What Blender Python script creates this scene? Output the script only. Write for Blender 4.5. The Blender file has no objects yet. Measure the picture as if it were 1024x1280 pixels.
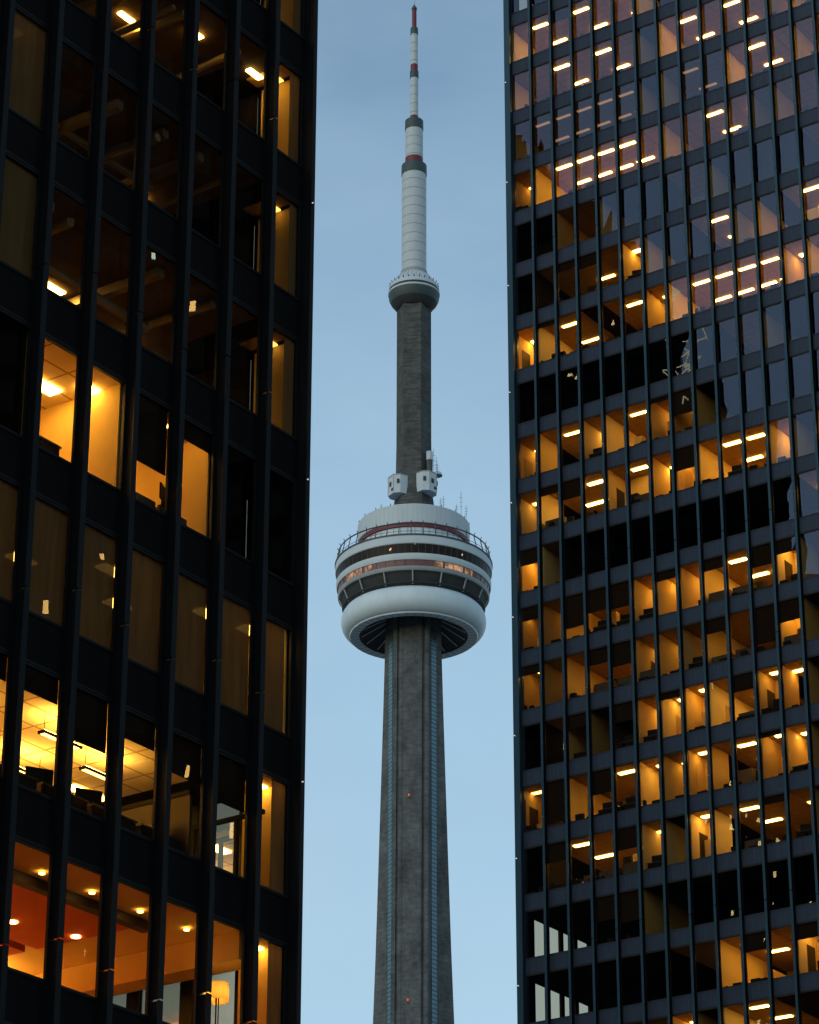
import bpy, bmesh, math, random
from mathutils import Vector, Matrix
random.seed(7)
R = math.radians
PI = math.pi
scn = bpy.context.scene
C = scn.collection

# ------------------------------------------------------------------ camera
CAM_Z = 1.7
FPX, PITCH, ROLL = 3793.2, R(25.048), 0.00171
cd = bpy.data.cameras.new('camera')
cd.sensor_fit = 'HORIZONTAL'; cd.sensor_width = 36.0
cd.lens = FPX / 1024 * 36.0
cd.clip_start = 0.5; cd.clip_end = 6000
cam = bpy.data.objects.new('camera', cd); C.objects.link(cam)
fw = Vector((0, math.cos(PITCH), math.sin(PITCH)))
up = Vector((0, -math.sin(PITCH), math.cos(PITCH)))
rt = Vector((1, 0, 0))
r2 = rt * math.cos(ROLL) + up * math.sin(ROLL)
u2 = up * math.cos(ROLL) - rt * math.sin(ROLL)
m = Matrix((( r2.x, u2.x, -fw.x, 0), (r2.y, u2.y, -fw.y, 0), (r2.z, u2.z, -fw.z, CAM_Z), (0, 0, 0, 1)))
cam.matrix_world = m
scn.camera = cam

# ------------------------------------------------------------------ sky, sun, exposure
SUN_EL, SUN_AZ = R(25.0), R(222.0)         # behind the camera, hidden by the overcast
w = bpy.data.worlds.new('World'); scn.world = w; w.use_nodes = True
nt = w.node_tree; nt.nodes.clear()
def N(nt, t, **kw):
    n = nt.nodes.new(t)
    for k, v in kw.items(): setattr(n, k, v)
    return n
out = N(nt, 'ShaderNodeOutputWorld'); bg = N(nt, 'ShaderNodeBackground')
sky = N(nt, 'ShaderNodeTexSky'); sky.sky_type = 'NISHITA'; sky.sun_disc = False
sky.sun_elevation = SUN_EL; sky.sun_rotation = SUN_AZ
sky.altitude = 100; sky.air_density = 1.0; sky.dust_density = 1.0; sky.ozone_density = 2.0
tc = N(nt, 'ShaderNodeTexCoord')
nz = N(nt, 'ShaderNodeTexNoise'); nz.inputs['Scale'].default_value = 5.0; nz.inputs['Detail'].default_value = 5; nz.inputs['Roughness'].default_value = 0.5
mp = N(nt, 'ShaderNodeMapping'); mp.inputs['Scale'].default_value = (1, 1, 2.2)
nt.links.new(tc.outputs['Generated'], mp.inputs['Vector']); nt.links.new(mp.outputs[0], nz.inputs['Vector'])
rmp = N(nt, 'ShaderNodeMapRange'); rmp.inputs['From Min'].default_value = 0.3; rmp.inputs['From Max'].default_value = 0.7
rmp.inputs['To Min'].default_value = 0.90; rmp.inputs['To Max'].default_value = 1.10
nt.links.new(nz.outputs['Fac'], rmp.inputs['Value'])
tint = N(nt, 'ShaderNodeMix', data_type='RGBA', blend_type='MULTIPLY'); tint.inputs['Factor'].default_value = 1.0
nt.links.new(sky.outputs['Color'], tint.inputs[6])
tint.inputs[7].default_value = (1.02, 1.03, 0.87, 1)      # thin overcast greys the blue
mul = N(nt, 'ShaderNodeVectorMath', operation='SCALE')
nt.links.new(tint.outputs[2], mul.inputs[0]); nt.links.new(rmp.outputs[0], mul.inputs['Scale'])
ov = N(nt, 'ShaderNodeMix', data_type='RGBA'); ov.inputs[7].default_value = (2.06, 2.90, 3.56, 1)     # even grey-blue cloud deck
nz2 = N(nt, 'ShaderNodeTexNoise'); nz2.inputs['Scale'].default_value = 2.6; nz2.inputs['Detail'].default_value = 6; nz2.inputs['Roughness'].default_value = 0.55
nt.links.new(mp.outputs[0], nz2.inputs['Vector'])
rm2 = N(nt, 'ShaderNodeMapRange'); rm2.inputs['From Min'].default_value = 0.35; rm2.inputs['From Max'].default_value = 0.65; rm2.inputs['To Min'].default_value = 0.05; rm2.inputs['To Max'].default_value = 0.72
nt.links.new(nz2.outputs['Fac'], rm2.inputs['Value']); nt.links.new(rm2.outputs[0], ov.inputs[0])
nt.links.new(mul.outputs[0], ov.inputs[6])
nt.links.new(ov.outputs[2], bg.inputs['Color'])
bg.inputs['Strength'].default_value = 0.15
nt.links.new(bg.outputs[0], out.inputs['Surface'])

sl = bpy.data.lights.new('sun', 'SUN'); sl.energy = 0.25; sl.angle = R(60); sl.color = (0.88, 0.94, 1.0)
so = bpy.data.objects.new('sun', sl); C.objects.link(so)
sd = Vector((math.sin(SUN_AZ) * math.cos(SUN_EL), math.cos(SUN_AZ) * math.cos(SUN_EL), math.sin(SUN_EL)))
so.rotation_euler = (-sd).to_track_quat('-Z', 'Y').to_euler()

scn.view_settings.view_transform = 'Standard'; scn.view_settings.look = 'None'
scn.view_settings.exposure = 0.46; scn.view_settings.gamma = 1.0
scn.cycles.use_denoising = True
scn.cycles.max_bounces = 10; scn.cycles.diffuse_bounces = 4; scn.cycles.glossy_bounces = 4
scn.cycles.transmission_bounces = 6; scn.cycles.transparent_max_bounces = 12
scn.cycles.sample_clamp_indirect = 4.0
scn.cycles.caustics_reflective = False; scn.cycles.caustics_refractive = False

# ------------------------------------------------------------------ materials
def mat(name):
    mm = bpy.data.materials.new(name); mm.use_nodes = True
    mm.node_tree.nodes.clear()
    return mm, mm.node_tree
def pbr(name, col, rough=0.6, metal=0.0, var=0.15, scale=2.0, stretch=(1, 1, 1), bump=0.0, spec=0.5, rvar=0.0, lines=None, stint=None, patch=0.0):
    """one Principled surface; colour broken up by noise in object space; lines = (axis scale, width, darkness) seams along z"""
    mm, t = mat(name)
    o = N(t, 'ShaderNodeOutputMaterial'); b = N(t, 'ShaderNodeBsdfPrincipled')
    tcn = N(t, 'ShaderNodeTexCoord'); mpn = N(t, 'ShaderNodeMapping'); mpn.inputs['Scale'].default_value = stretch
    t.links.new(tcn.outputs['Object'], mpn.inputs['Vector'])
    no = N(t, 'ShaderNodeTexNoise'); no.inputs['Scale'].default_value = scale; no.inputs['Detail'].default_value = 6; no.inputs['Roughness'].default_value = 0.62
    t.links.new(mpn.outputs[0], no.inputs['Vector'])
    mr = N(t, 'ShaderNodeMapRange'); mr.inputs['From Min'].default_value = 0.25; mr.inputs['From Max'].default_value = 0.75
    mr.inputs['To Min'].default_value = 1 - var; mr.inputs['To Max'].default_value = 1 + var
    t.links.new(no.outputs['Fac'], mr.inputs['Value'])
    sc = N(t, 'ShaderNodeVectorMath', operation='SCALE'); sc.inputs[0].default_value = col
    t.links.new(mr.outputs[0], sc.inputs['Scale'])
    last = sc.outputs[0]
    if patch:                                # big soft stains and patches over the fine grain
        n2 = N(t, 'ShaderNodeTexNoise'); n2.inputs['Scale'].default_value = 0.16; n2.inputs['Detail'].default_value = 7; n2.inputs['Roughness'].default_value = 0.7
        m2 = N(t, 'ShaderNodeMapping'); m2.inputs['Scale'].default_value = (1.6, 1.6, 0.7); t.links.new(tcn.outputs['Object'], m2.inputs['Vector']); t.links.new(m2.outputs[0], n2.inputs['Vector'])
        r2_ = N(t, 'ShaderNodeMapRange'); r2_.inputs['From Min'].default_value = 0.3; r2_.inputs['From Max'].default_value = 0.7; r2_.inputs['To Min'].default_value = 1 - patch; r2_.inputs['To Max'].default_value = 1 + patch
        t.links.new(n2.outputs['Fac'], r2_.inputs['Value'])
        s2 = N(t, 'ShaderNodeVectorMath', operation='SCALE'); t.links.new(last, s2.inputs[0]); t.links.new(r2_.outputs[0], s2.inputs['Scale']); last = s2.outputs[0]
    if lines:
        per, wid, dark = lines
        sx = N(t, 'ShaderNodeSeparateXYZ'); t.links.new(tcn.outputs['Object'], sx.inputs[0])
        md = N(t, 'ShaderNodeMath', operation='PINGPONG'); md.inputs[1].default_value = per / 2
        t.links.new(sx.outputs['Z'], md.inputs[0])
        lt = N(t, 'ShaderNodeMath', operation='LESS_THAN'); lt.inputs[1].default_value = wid / 2
        t.links.new(md.outputs[0], lt.inputs[0])
        mx = N(t, 'ShaderNodeMix', data_type='RGBA'); mx.inputs[7].default_value = tuple(c * dark for c in col) + (1,)
        t.links.new(lt.outputs[0], mx.inputs[0]); t.links.new(last, mx.inputs[6]); last = mx.outputs[2]
    t.links.new(last, b.inputs['Base Color'])
    b.inputs['Roughness'].default_value = rough; b.inputs['Metallic'].default_value = metal
    b.inputs['Specular IOR Level'].default_value = spec
    if stint: b.inputs['Specular Tint'].default_value = stint + (1,)
    if rvar:
        rr = N(t, 'ShaderNodeMapRange'); rr.inputs['To Min'].default_value = max(0.02, rough - rvar); rr.inputs['To Max'].default_value = rough + rvar
        t.links.new(no.outputs['Fac'], rr.inputs['Value']); t.links.new(rr.outputs[0], b.inputs['Roughness'])
    if bump:
        bp = N(t, 'ShaderNodeBump'); bp.inputs['Strength'].default_value = bump; bp.inputs['Distance'].default_value = 0.05
        t.links.new(no.outputs['Fac'], bp.inputs['Height']); t.links.new(bp.outputs[0], b.inputs['Normal'])
    t.links.new(b.outputs[0], o.inputs['Surface'])
    return mm
def emis(name, col, strength):
    mm, t = mat(name)
    o = N(t, 'ShaderNodeOutputMaterial'); e = N(t, 'ShaderNodeEmission')
    e.inputs['Color'].default_value = col + (1,); e.inputs['Strength'].default_value = strength
    t.links.new(e.outputs[0], o.inputs['Surface'])
    return mm
def glass(name, tintc, refl, base, wob, refl_col=(0.9, 0.95, 1.0)):
    """coated window glass: see-through with a bronze tint, mirror-like on top, slightly wavy"""
    mm, t = mat(name)
    o = N(t, 'ShaderNodeOutputMaterial'); tr = N(t, 'ShaderNodeBsdfTransparent'); gl = N(t, 'ShaderNodeBsdfGlossy')
    tr.inputs['Color'].default_value = tintc + (1,); gl.inputs['Color'].default_value = refl_col + (1,); gl.inputs['Roughness'].default_value = 0.0
    fr = N(t, 'ShaderNodeFresnel'); fr.inputs['IOR'].default_value = 1.5
    ma = N(t, 'ShaderNodeMath', operation='MULTIPLY_ADD'); ma.inputs[1].default_value = refl; ma.inputs[2].default_value = base; ma.use_clamp = True
    tcn = N(t, 'ShaderNodeTexCoord'); no = N(t, 'ShaderNodeTexNoise'); no.inputs['Scale'].default_value = 0.9; no.inputs['Detail'].default_value = 1.0
    t.links.new(tcn.outputs['Object'], no.inputs['Vector'])
    bp = N(t, 'ShaderNodeBump'); bp.inputs['Strength'].default_value = 1.0; bp.inputs['Distance'].default_value = wob
    t.links.new(no.outputs['Fac'], bp.inputs['Height']); t.links.new(bp.outputs[0], gl.inputs['Normal'])
    mx = N(t, 'ShaderNodeMixShader')
    t.links.new(fr.outputs[0], ma.inputs[0]); t.links.new(ma.outputs[0], mx.inputs[0])
    t.links.new(tr.outputs[0], mx.inputs[1]); t.links.new(gl.outputs[0], mx.inputs[2])
    t.links.new(mx.outputs[0], o.inputs['Surface'])
    return mm
def tile_mat(name, col, seam, tw, th, sw=0.02):
    """suspended ceiling: square tiles with thin seams"""
    mm, t = mat(name)
    o = N(t, 'ShaderNodeOutputMaterial'); b = N(t, 'ShaderNodeBsdfPrincipled')
    tcn = N(t, 'ShaderNodeTexCoord'); br = N(t, 'ShaderNodeTexBrick'); br.offset = 0.0; br.squash = 1.0
    br.inputs['Color1'].default_value = col + (1,); br.inputs['Color2'].default_value = tuple(c * 0.93 for c in col) + (1,); br.inputs['Mortar'].default_value = seam + (1,)
    br.inputs['Scale'].default_value = 1.0; br.inputs['Mortar Size'].default_value = sw; br.inputs['Brick Width'].default_value = tw; br.inputs['Row Height'].default_value = th
    t.links.new(tcn.outputs['Object'], br.inputs['Vector']); t.links.new(br.outputs['Color'], b.inputs['Base Color'])
    b.inputs['Roughness'].default_value = 0.85; b.inputs['Specular IOR Level'].default_value = 0.1
    t.links.new(b.outputs[0], o.inputs['Surface'])
    return mm
def shade_mat(name, col, through):
    """woven roller shade: mostly diffuse, lets some light through"""
    mm, t = mat(name)
    o = N(t, 'ShaderNodeOutputMaterial'); d = N(t, 'ShaderNodeBsdfDiffuse'); tl = N(t, 'ShaderNodeBsdfTranslucent'); tp = N(t, 'ShaderNodeBsdfTransparent')
    tcn = N(t, 'ShaderNodeTexCoord'); mpn = N(t, 'ShaderNodeMapping'); mpn.inputs['Scale'].default_value = (6, 6, 0.5)
    no = N(t, 'ShaderNodeTexNoise'); no.inputs['Scale'].default_value = 1.2; no.inputs['Detail'].default_value = 4
    t.links.new(tcn.outputs['Object'], mpn.inputs['Vector']); t.links.new(mpn.outputs[0], no.inputs['Vector'])
    cr = N(t, 'ShaderNodeMapRange'); cr.inputs['To Min'].default_value = 0.6; cr.inputs['To Max'].default_value = 1.3
    t.links.new(no.outputs['Fac'], cr.inputs['Value'])
    sc = N(t, 'ShaderNodeVectorMath', operation='SCALE'); sc.inputs[0].default_value = col; t.links.new(cr.outputs[0], sc.inputs['Scale'])
    t.links.new(sc.outputs[0], d.inputs['Color']); t.links.new(sc.outputs[0], tl.inputs['Color'])
    m1 = N(t, 'ShaderNodeMixShader'); m1.inputs[0].default_value = 0.5
    m2 = N(t, 'ShaderNodeMixShader'); m2.inputs[0].default_value = through
    t.links.new(d.outputs[0], m1.inputs[1]); t.links.new(tl.outputs[0], m1.inputs[2])
    t.links.new(m1.outputs[0], m2.inputs[1]); t.links.new(tp.outputs[0], m2.inputs[2])
    t.links.new(m2.outputs[0], o.inputs['Surface'])
    return mm

M = {}
M['steel_near'] = pbr('matte_black_steel', (0.0042, 0.0038, 0.0038), rough=0.6, var=0.35, scale=3.0, stretch=(4, 4, .4), spec=0.05)
M['flange_near'] = pbr('black_steel_flange', (0.0045, 0.0047, 0.0052), rough=0.45, var=0.6, scale=2.0, stretch=(4, 4, .3), spec=0.13, stint=(.8, .9, 1.0))
M['steel_far'] = pbr('weathered_steel_sky_tint', (0.0085, 0.0135, 0.027), rough=0.5, var=0.8, scale=1.6, stretch=(6, 6, .45), spec=0.35, rvar=0.12, stint=(.6, .77, 1.0))  # black steel too; the sky's blue sheen is put into colour and tint
M['flange_far'] = pbr('steel_flange_sky_tint', (0.008, 0.020, 0.030), rough=0.38, var=0.4, scale=1.5, stretch=(4, 4, .25), spec=0.5, stint=(.35, .75, 1.0))  # sky sheen put into the front face colour; its web stays black
M['web'] = pbr('black_steel_web', (0.005, 0.005, 0.006), rough=0.6, var=0.2, spec=0.05)
M['frame'] = pbr('dark_window_frame', (0.006, 0.006, 0.006), rough=0.45, var=0.2, spec=.2)
M['glass_near'] = glass('bronze_glass', (0.88, 0.78, 0.62), 0.7, 0.0, 0.0010)
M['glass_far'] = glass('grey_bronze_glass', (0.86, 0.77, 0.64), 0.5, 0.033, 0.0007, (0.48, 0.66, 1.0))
M['slab'] = pbr('shaded_ceiling', (0.014, 0.011, 0.008), rough=0.9, var=0.2, spec=0.1)  # gloom of unlit rooms is put into this ceiling and wall colour
M['core'] = pbr('shaded_core_wall', (0.012, 0.009, 0.006), rough=0.9, var=0.2, spec=0.1)
M['wall'] = pbr('cream_plaster', (0.72, 0.50, 0.17), rough=0.85, var=0.06, scale=1.0, spec=0.15)
M['wall_tan'] = pbr('tan_plaster', (0.50, 0.33, 0.12), rough=0.85, var=0.1, scale=1.0, spec=0.15)
M['wall_pale'] = pbr('pale_plaster', (0.76, 0.58, 0.26), rough=0.85, var=0.06, scale=1.0, spec=0.15)
M['bare'] = pbr('bare_brown_concrete', (0.14, 0.088, 0.042), rough=0.9, var=0.45, scale=1.4, spec=0.1)
M['carpet'] = pbr('office_carpet', (0.36, 0.25, 0.11), rough=0.95, var=0.15, scale=5, spec=0.05)
M['ceil'] = tile_mat('ceiling_tiles', (0.40, 0.26, 0.09), (0.25, 0.16, 0.05), 1.2, 0.6)
M['ceil_white'] = tile_mat('white_ceiling_tiles', (0.84, 0.70, 0.42), (0.42, 0.27, 0.11), 1.2, 0.75, 0.03)
M['ceil_red'] = pbr('terracotta_ceiling', (0.50, 0.13, 0.035), rough=0.8, var=0.08, spec=0.1)
M['ceil_gold'] = pbr('ochre_ceiling', (0.62, 0.40, 0.14), rough=0.8, var=0.06, spec=0.1)
M['blind'] = pbr('dark_roller_blind', (0.016, 0.011, 0.007), rough=0.9, var=0.25, scale=3, stretch=(8, 8, .5), spec=0.05)
M['shade'] = shade_mat('brown_mesh_shade', (0.31, 0.22, 0.125), 0.08)
M['duct'] = pbr('galvanised_duct', (0.35, 0.28, 0.2), rough=0.4, metal=0.6, var=0.2)
M['black'] = pbr('black_plastic', (0.004, 0.004, 0.004), rough=0.6, var=0.1, spec=0.1)
M['wood'] = pbr('dark_wood', (0.016, 0.009, 0.005), rough=0.6, var=0.3, scale=3, stretch=(1, 8, 8))
M['leaf'] = pbr('dark_leaf', (0.03, 0.05, 0.015), rough=0.6, var=0.3)
M['paper'] = pbr('paper', (0.7, 0.62, 0.5), rough=0.9)
WARM = (1.0, 0.61, 0.14)
M['lamp30'] = emis('office_lamp_bright', WARM, 25.0)
M['lamp60'] = emis('lamp_brightest', WARM, 48.0)
M['lamp20'] = emis('office_lamp_soft', WARM, 17.0)
M['lamp12'] = emis('office_lamp_medium', WARM, 7.0)
M['lamp4'] = emis('office_lamp_low', WARM, 2.0)
M['lamp1'] = emis('office_lamp_faint', (1.0, 0.6, 0.3), 0.25)
M['spot'] = emis('downlight', (1.0, 0.42, 0.14), 42.0)
M['glow'] = shade_mat('lamp_shade_fabric', (0.85, 0.62, 0.26), 0.0)
M['beacon'] = emis('red_beacon', (1.0, 0.12, 0.05), 0.7)
M['pinlight'] = emis('small_white_lamp', (0.95, 0.95, 1.0), 0.42)
M['city'] = emis('city_window', (1.0, 0.55, 0.15), 11.0)
M['citycool'] = emis('city_window_cool', (0.8, 1.0, 0.75), 7.0)
# tower
M['concrete'] = pbr('slipformed_concrete', (0.078, 0.087, 0.093), rough=0.9, var=0.38, scale=0.8, stretch=(.6, .6, 1.5), spec=0.12, bump=0.15, lines=(7.3, 0.12, 0.7), patch=0.42)
M['concrete_up'] = pbr('upper_shaft_concrete', (0.062, 0.066, 0.068), rough=0.9, patch=0.35, var=0.5, scale=0.5, stretch=(.7, .7, 3.0), spec=0.15, bump=0.4, lines=(2.6, 0.14, 0.6))
M['lift'] = pbr('lift_glass', (0.055, 0.16, 0.215), rough=0.35, var=0.2, spec=0.5, lines=(1.25, 0.42, 0.15))
M['white'] = pbr('white_cladding', (0.38, 0.45, 0.50), rough=0.55, var=0.06, scale=0.25, stretch=(1, 1, .4), spec=0.3)
M['radome'] = pbr('white_radome', (0.44, 0.54, 0.61), rough=0.5, var=0.10, scale=0.22, stretch=(1, 1, .3), spec=0.35)
M['grey'] = pbr('grey_cladding', (0.22, 0.25, 0.27), rough=0.6, var=0.1, scale=0.4)
M['mast'] = pbr('grey_white_mast', (0.36, 0.42, 0.455), rough=0.55, var=0.08, scale=0.5, lines=(3.2, 0.22, 0.45), spec=0.3)
M['collar'] = pbr('dark_green_collar', (0.022, 0.045, 0.050), rough=0.6, var=0.2)
M['redp'] = pbr('dark_red_paint', (0.10, 0.004, 0.012), rough=0.55, var=0.15)
M['darkw'] = pbr('dark_window_band', (0.012, 0.008, 0.007), rough=0.35, var=0.5, spec=0.12)
M['pinkw'] = pbr('rose_tinted_glass', (0.13, 0.060, 0.065), rough=0.3, var=0.5, spec=0.25)
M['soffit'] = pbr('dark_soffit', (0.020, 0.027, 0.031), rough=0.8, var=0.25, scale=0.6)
M['rail'] = pbr('dark_rail', (0.03, 0.035, 0.04), rough=0.5)
M['paving'] = pbr('granite_paving', (0.18, 0.17, 0.16), rough=0.85, var=0.2, scale=0.6)

# ------------------------------------------------------------------ mesh helpers
class MB:
    def __init__(s): s.v = []; s.f = []; s.mi = []; s.mats = []
    def slot(s, m):
        if m not in s.mats: s.mats.append(m)
        return s.mats.index(m)
    def add(s, vs, fs, m):
        o = len(s.v); k = s.slot(m)
        s.v += [tuple(v) for v in vs]; s.f += [tuple(i + o for i in f) for f in fs]; s.mi += [k] * len(fs)
    def box(s, x0, x1, y0, y1, z0, z1, m):
        if x1 < x0: x0, x1 = x1, x0
        if y1 < y0: y0, y1 = y1, y0
        if z1 < z0: z0, z1 = z1, z0
        vs = [(x, y, z) for z in (z0, z1) for y in (y0, y1) for x in (x0, x1)]
        s.add(vs, [(0, 2, 3, 1), (4, 5, 7, 6), (0, 1, 5, 4), (2, 6, 7, 3), (0, 4, 6, 2), (1, 3, 7, 5)], m)
    def tube(s, p, q, r, m, n=8, r1=None):
        p, q = Vector(p), Vector(q); d = (q - p).normalized()
        a = d.orthogonal().normalized(); b = d.cross(a); r1 = r if r1 is None else r1
        vs = [p + (a * math.cos(2 * PI * i / n) + b * math.sin(2 * PI * i / n)) * r for i in range(n)]
        vs += [q + (a * math.cos(2 * PI * i / n) + b * math.sin(2 * PI * i / n)) * r1 for i in range(n)]
        s.add(vs, [(i, (i + 1) % n, n + (i + 1) % n, n + i) for i in range(n)] + [tuple(range(n))[::-1], tuple(range(n, 2 * n))], m)
    def lathe(s, prof, m, n=96, a0=0.0, a1=2 * PI, closed=False):
        full = abs(a1 - a0 - 2 * PI) < 1e-6; k = n if full else n + 1
        vs = []
        for r, z in prof:
            for i in range(k):
                a = a0 + (a1 - a0) * i / n
                vs.append((r * math.sin(a), -r * math.cos(a), z))
        fs = []; L = len(prof)
        for j in range(L if closed else L - 1):
            j2 = (j + 1) % L
            for i in range(n):
                i2 = (i + 1) % k
                fs.append((j * k + i, j * k + i2, j2 * k + i2, j2 * k + i))
        s.add(vs, fs, m)
    def loft(s, rings, m, cap=True):
        n = len(rings[0]); vs = [p for r in rings for p in r]; fs = []
        for j in range(len(rings) - 1):
            for i in range(n): fs.append((j * n + i, j * n + (i + 1) % n, (j + 1) * n + (i + 1) % n, (j + 1) * n + i))
        if cap: fs += [tuple(range(n))[::-1], tuple(range((len(rings) - 1) * n, len(rings) * n))]
        s.add(vs, fs, m)
    def build(s, name, parent=None, smooth=False, loc=None):
        me = bpy.data.meshes.new(name); me.from_pydata(s.v, [], s.f)
        for mm in s.mats: me.materials.append(M[mm])
        for p, k in zip(me.polygons, s.mi): p.material_index = k
        if smooth:
            bm = bmesh.new(); bm.from_mesh(me)
            for f in bm.faces: f.smooth = True
            for e in bm.edges:
                if len(e.link_faces) == 2 and e.calc_face_angle(0) > R(32): e.smooth = False
            bm.to_mesh(me); bm.free()
        o = bpy.data.objects.new(name, me); C.objects.link(o)
        if parent: o.parent = parent
        if loc: o.location = loc
        return o
def thing(name, label, cat, loc=(0, 0, 0), rz=0.0, group=None):
    o = bpy.data.objects.new(name, None); C.objects.link(o); o.empty_display_size = 0.5
    o.location = loc; o.rotation_euler = (0, 0, rz); o['label'] = label; o['category'] = cat
    if group: o['group'] = group
    return o

# ------------------------------------------------------------------ ground
g = MB(); g.box(-2500, 2500, -2500, 2500, -0.5, 0.0, 'paving')
go = g.build('ground'); go['kind'] = 'structure'

# ------------------------------------------------------------------ office towers: shared builder
H = 3.66                                     # storey
class Tower:
    def __init__(s, name, label, corner, phi_x, sx, bay, first, sill0, rows_up, rows_dn, nb, wh, steel, flange, glassm, depth_b, fw):
        s.o = thing(name, label, 'office tower', (corner[0], corner[1], 0), phi_x)
        s.sx, s.bay, s.first, s.sill0, s.wh, s.glassm = sx, bay, first, sill0, wh, glassm
        s.steel, s.flange, s.nb, s.rows = steel, flange, nb, range(-rows_up, rows_dn)
        s.depth_b = depth_b; s.fw = fw
        s.top = s.sill(-rows_up) + H
        s.rooms = {}
    def sill(s, r): return s.sill0 - r * H
    def edge(s, k):                          # distance of mullion k (1 = first) from the corner; k = 0 the corner pier
        return s.first + (k - 1) * s.bay if k > 0 else s.pier
    def bx(s, mb, a, b, y0, y1, z0, z1, m): mb.box(s.sx * a, s.sx * b, y0, y1, z0, z1, m)

def facade(T, visible):
    """mullions, spandrels, windows, side front, slabs, core; visible(row, bay) -> True when the window is a part of its own"""
    o = T.o; L = T.edge(T.nb); E = 0.29
    ztop = T.top; st, fl = T.steel, T.flange
    # corner pier with its splice joints
    mb = MB()
    T.bx(mb, 0.0, T.pier, -E, 0.30, 0, ztop, fl)
    mb.build('corner_pier', o)
    # mullions: rolled I sections, spliced every second storey
    for k in range(1, T.nb + 1):
        mb = MB(); x = T.edge(k); z = 0.0; hw = T.fw / 2
        cuts = [0.0] + [T.sill(r) + 0.35 + (k * 7 % 3) * 0.25 for r in reversed(T.rows) if r % 2 == 0 and T.sill(r) > 3] + [ztop]
        for a, b in zip(cuts[:-1], cuts[1:]):
            T.bx(mb, x - hw, x + hw, -E, -E + 0.022, a + 0.02, b - 0.02, fl)
            T.bx(mb, x - 0.012, x + 0.012, -E + 0.0225, -0.035, a + 0.02, b - 0.02, 'web')
            T.bx(mb, x - hw, x + hw, -0.0345, -0.012, a + 0.02, b - 0.02, 'web')
        mb.build('mullion', o)
    # spandrels, one strip per storey
    for r in T.rows:
        mb = MB(); zs = T.sill(r); sh = H - T.wh
        ed = [T.pier] + [T.edge(k) for k in range(1, T.nb + 1)]
        for a, b in zip(ed[:-1], ed[1:]):
            T.bx(mb, a + 0.016, b - 0.016, -0.010, 0.05, zs - sh + 0.05, zs - 0.045, st)
            T.bx(mb, a + 0.016, b - 0.016, -0.030, 0.05, zs - 0.043, zs, st)         # sill lip
            T.bx(mb, a + 0.016, b - 0.016, -0.022, 0.05, zs - sh, zs - sh + 0.048, 'frame')
        mb.build('spandrel', o)
    # windows
    rest = MB()
    def win(fm, pm, r, k):
        a = T.edge(k) + 0.014; b = T.edge(k + 1) - 0.014; z0 = T.sill(r) + 0.002; z1 = T.sill(r) + T.wh - 0.002; f = 0.055
        for (xa, xb, za, zb) in ((a, a + f, z0, z1), (b - f, b, z0, z1), (a + f, b - f, z0, z0 + f), (a + f, b - f, z1 - f, z1)):
            T.bx(fm, xa, xb, -0.008, 0.055, za, zb, 'frame')
        y = 0.03; j = [random.uniform(-.004, .004) for _ in range(4)]; x0, x1 = T.sx * (a + f), T.sx * (b - f)
        pm.add([(x0, y + j[0], z0 + f), (x1, y + j[1], z0 + f), (x1, y + j[2], z1 - f), (x0, y + j[3], z1 - f)], [(0, 1, 2, 3) if T.sx > 0 else (3, 2, 1, 0)], T.glassm)
    for r in T.rows:
        for k in range(0, T.nb):
            if visible(r, k):
                fm, pm = MB(), MB(); win(fm, pm, r, k)
                wo = fm.build('window', o); pm.build('pane', wo)
            else: win(rest, rest, r, k)
    ro = rest.build('window', o); ro['kind'] = 'stuff'
    # side front round the corner, seen through the corner rooms
    sp, sm, sw = MB(), MB(), MB(); D = T.depth_b; nside = int((D - 1.2) / T.bay)
    for r in T.rows:
        zs = T.sill(r); sh = H - T.wh
        T.bx(sp, 0.02, 0.10, 0.301, D, zs - sh, zs, st)
        for i in range(nside):
            ya = 1.25 + i * T.bay + 0.17; yb = ya + T.bay - 0.34
            sw.add([(T.sx * 0.06, ya, zs), (T.sx * 0.06, yb, zs), (T.sx * 0.06, yb, zs + T.wh), (T.sx * 0.06, ya, zs + T.wh)], [(0, 1, 2, 3)], T.glassm)
    for i in range(nside + 1):
        y = 1.25 + i * T.bay
        T.bx(sm, -0.03, 0.12, y - 0.17, y + 0.17, 0, ztop, 'frame')
    T.bx(sm, 0.0, 0.14, 0.301, 1.07, 0, ztop, st)
    sp.build('side_spandrel', o); sm.build('side_mullion', o); sw.build('side_window', o)
    # slabs and core
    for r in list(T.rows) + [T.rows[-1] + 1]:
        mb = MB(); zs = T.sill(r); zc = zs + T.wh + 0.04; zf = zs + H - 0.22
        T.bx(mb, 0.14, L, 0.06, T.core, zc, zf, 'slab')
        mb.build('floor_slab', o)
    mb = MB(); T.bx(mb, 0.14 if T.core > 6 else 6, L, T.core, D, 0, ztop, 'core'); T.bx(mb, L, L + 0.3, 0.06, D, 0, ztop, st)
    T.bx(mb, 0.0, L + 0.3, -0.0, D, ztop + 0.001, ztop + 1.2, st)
    mb.build('core', o)

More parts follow.
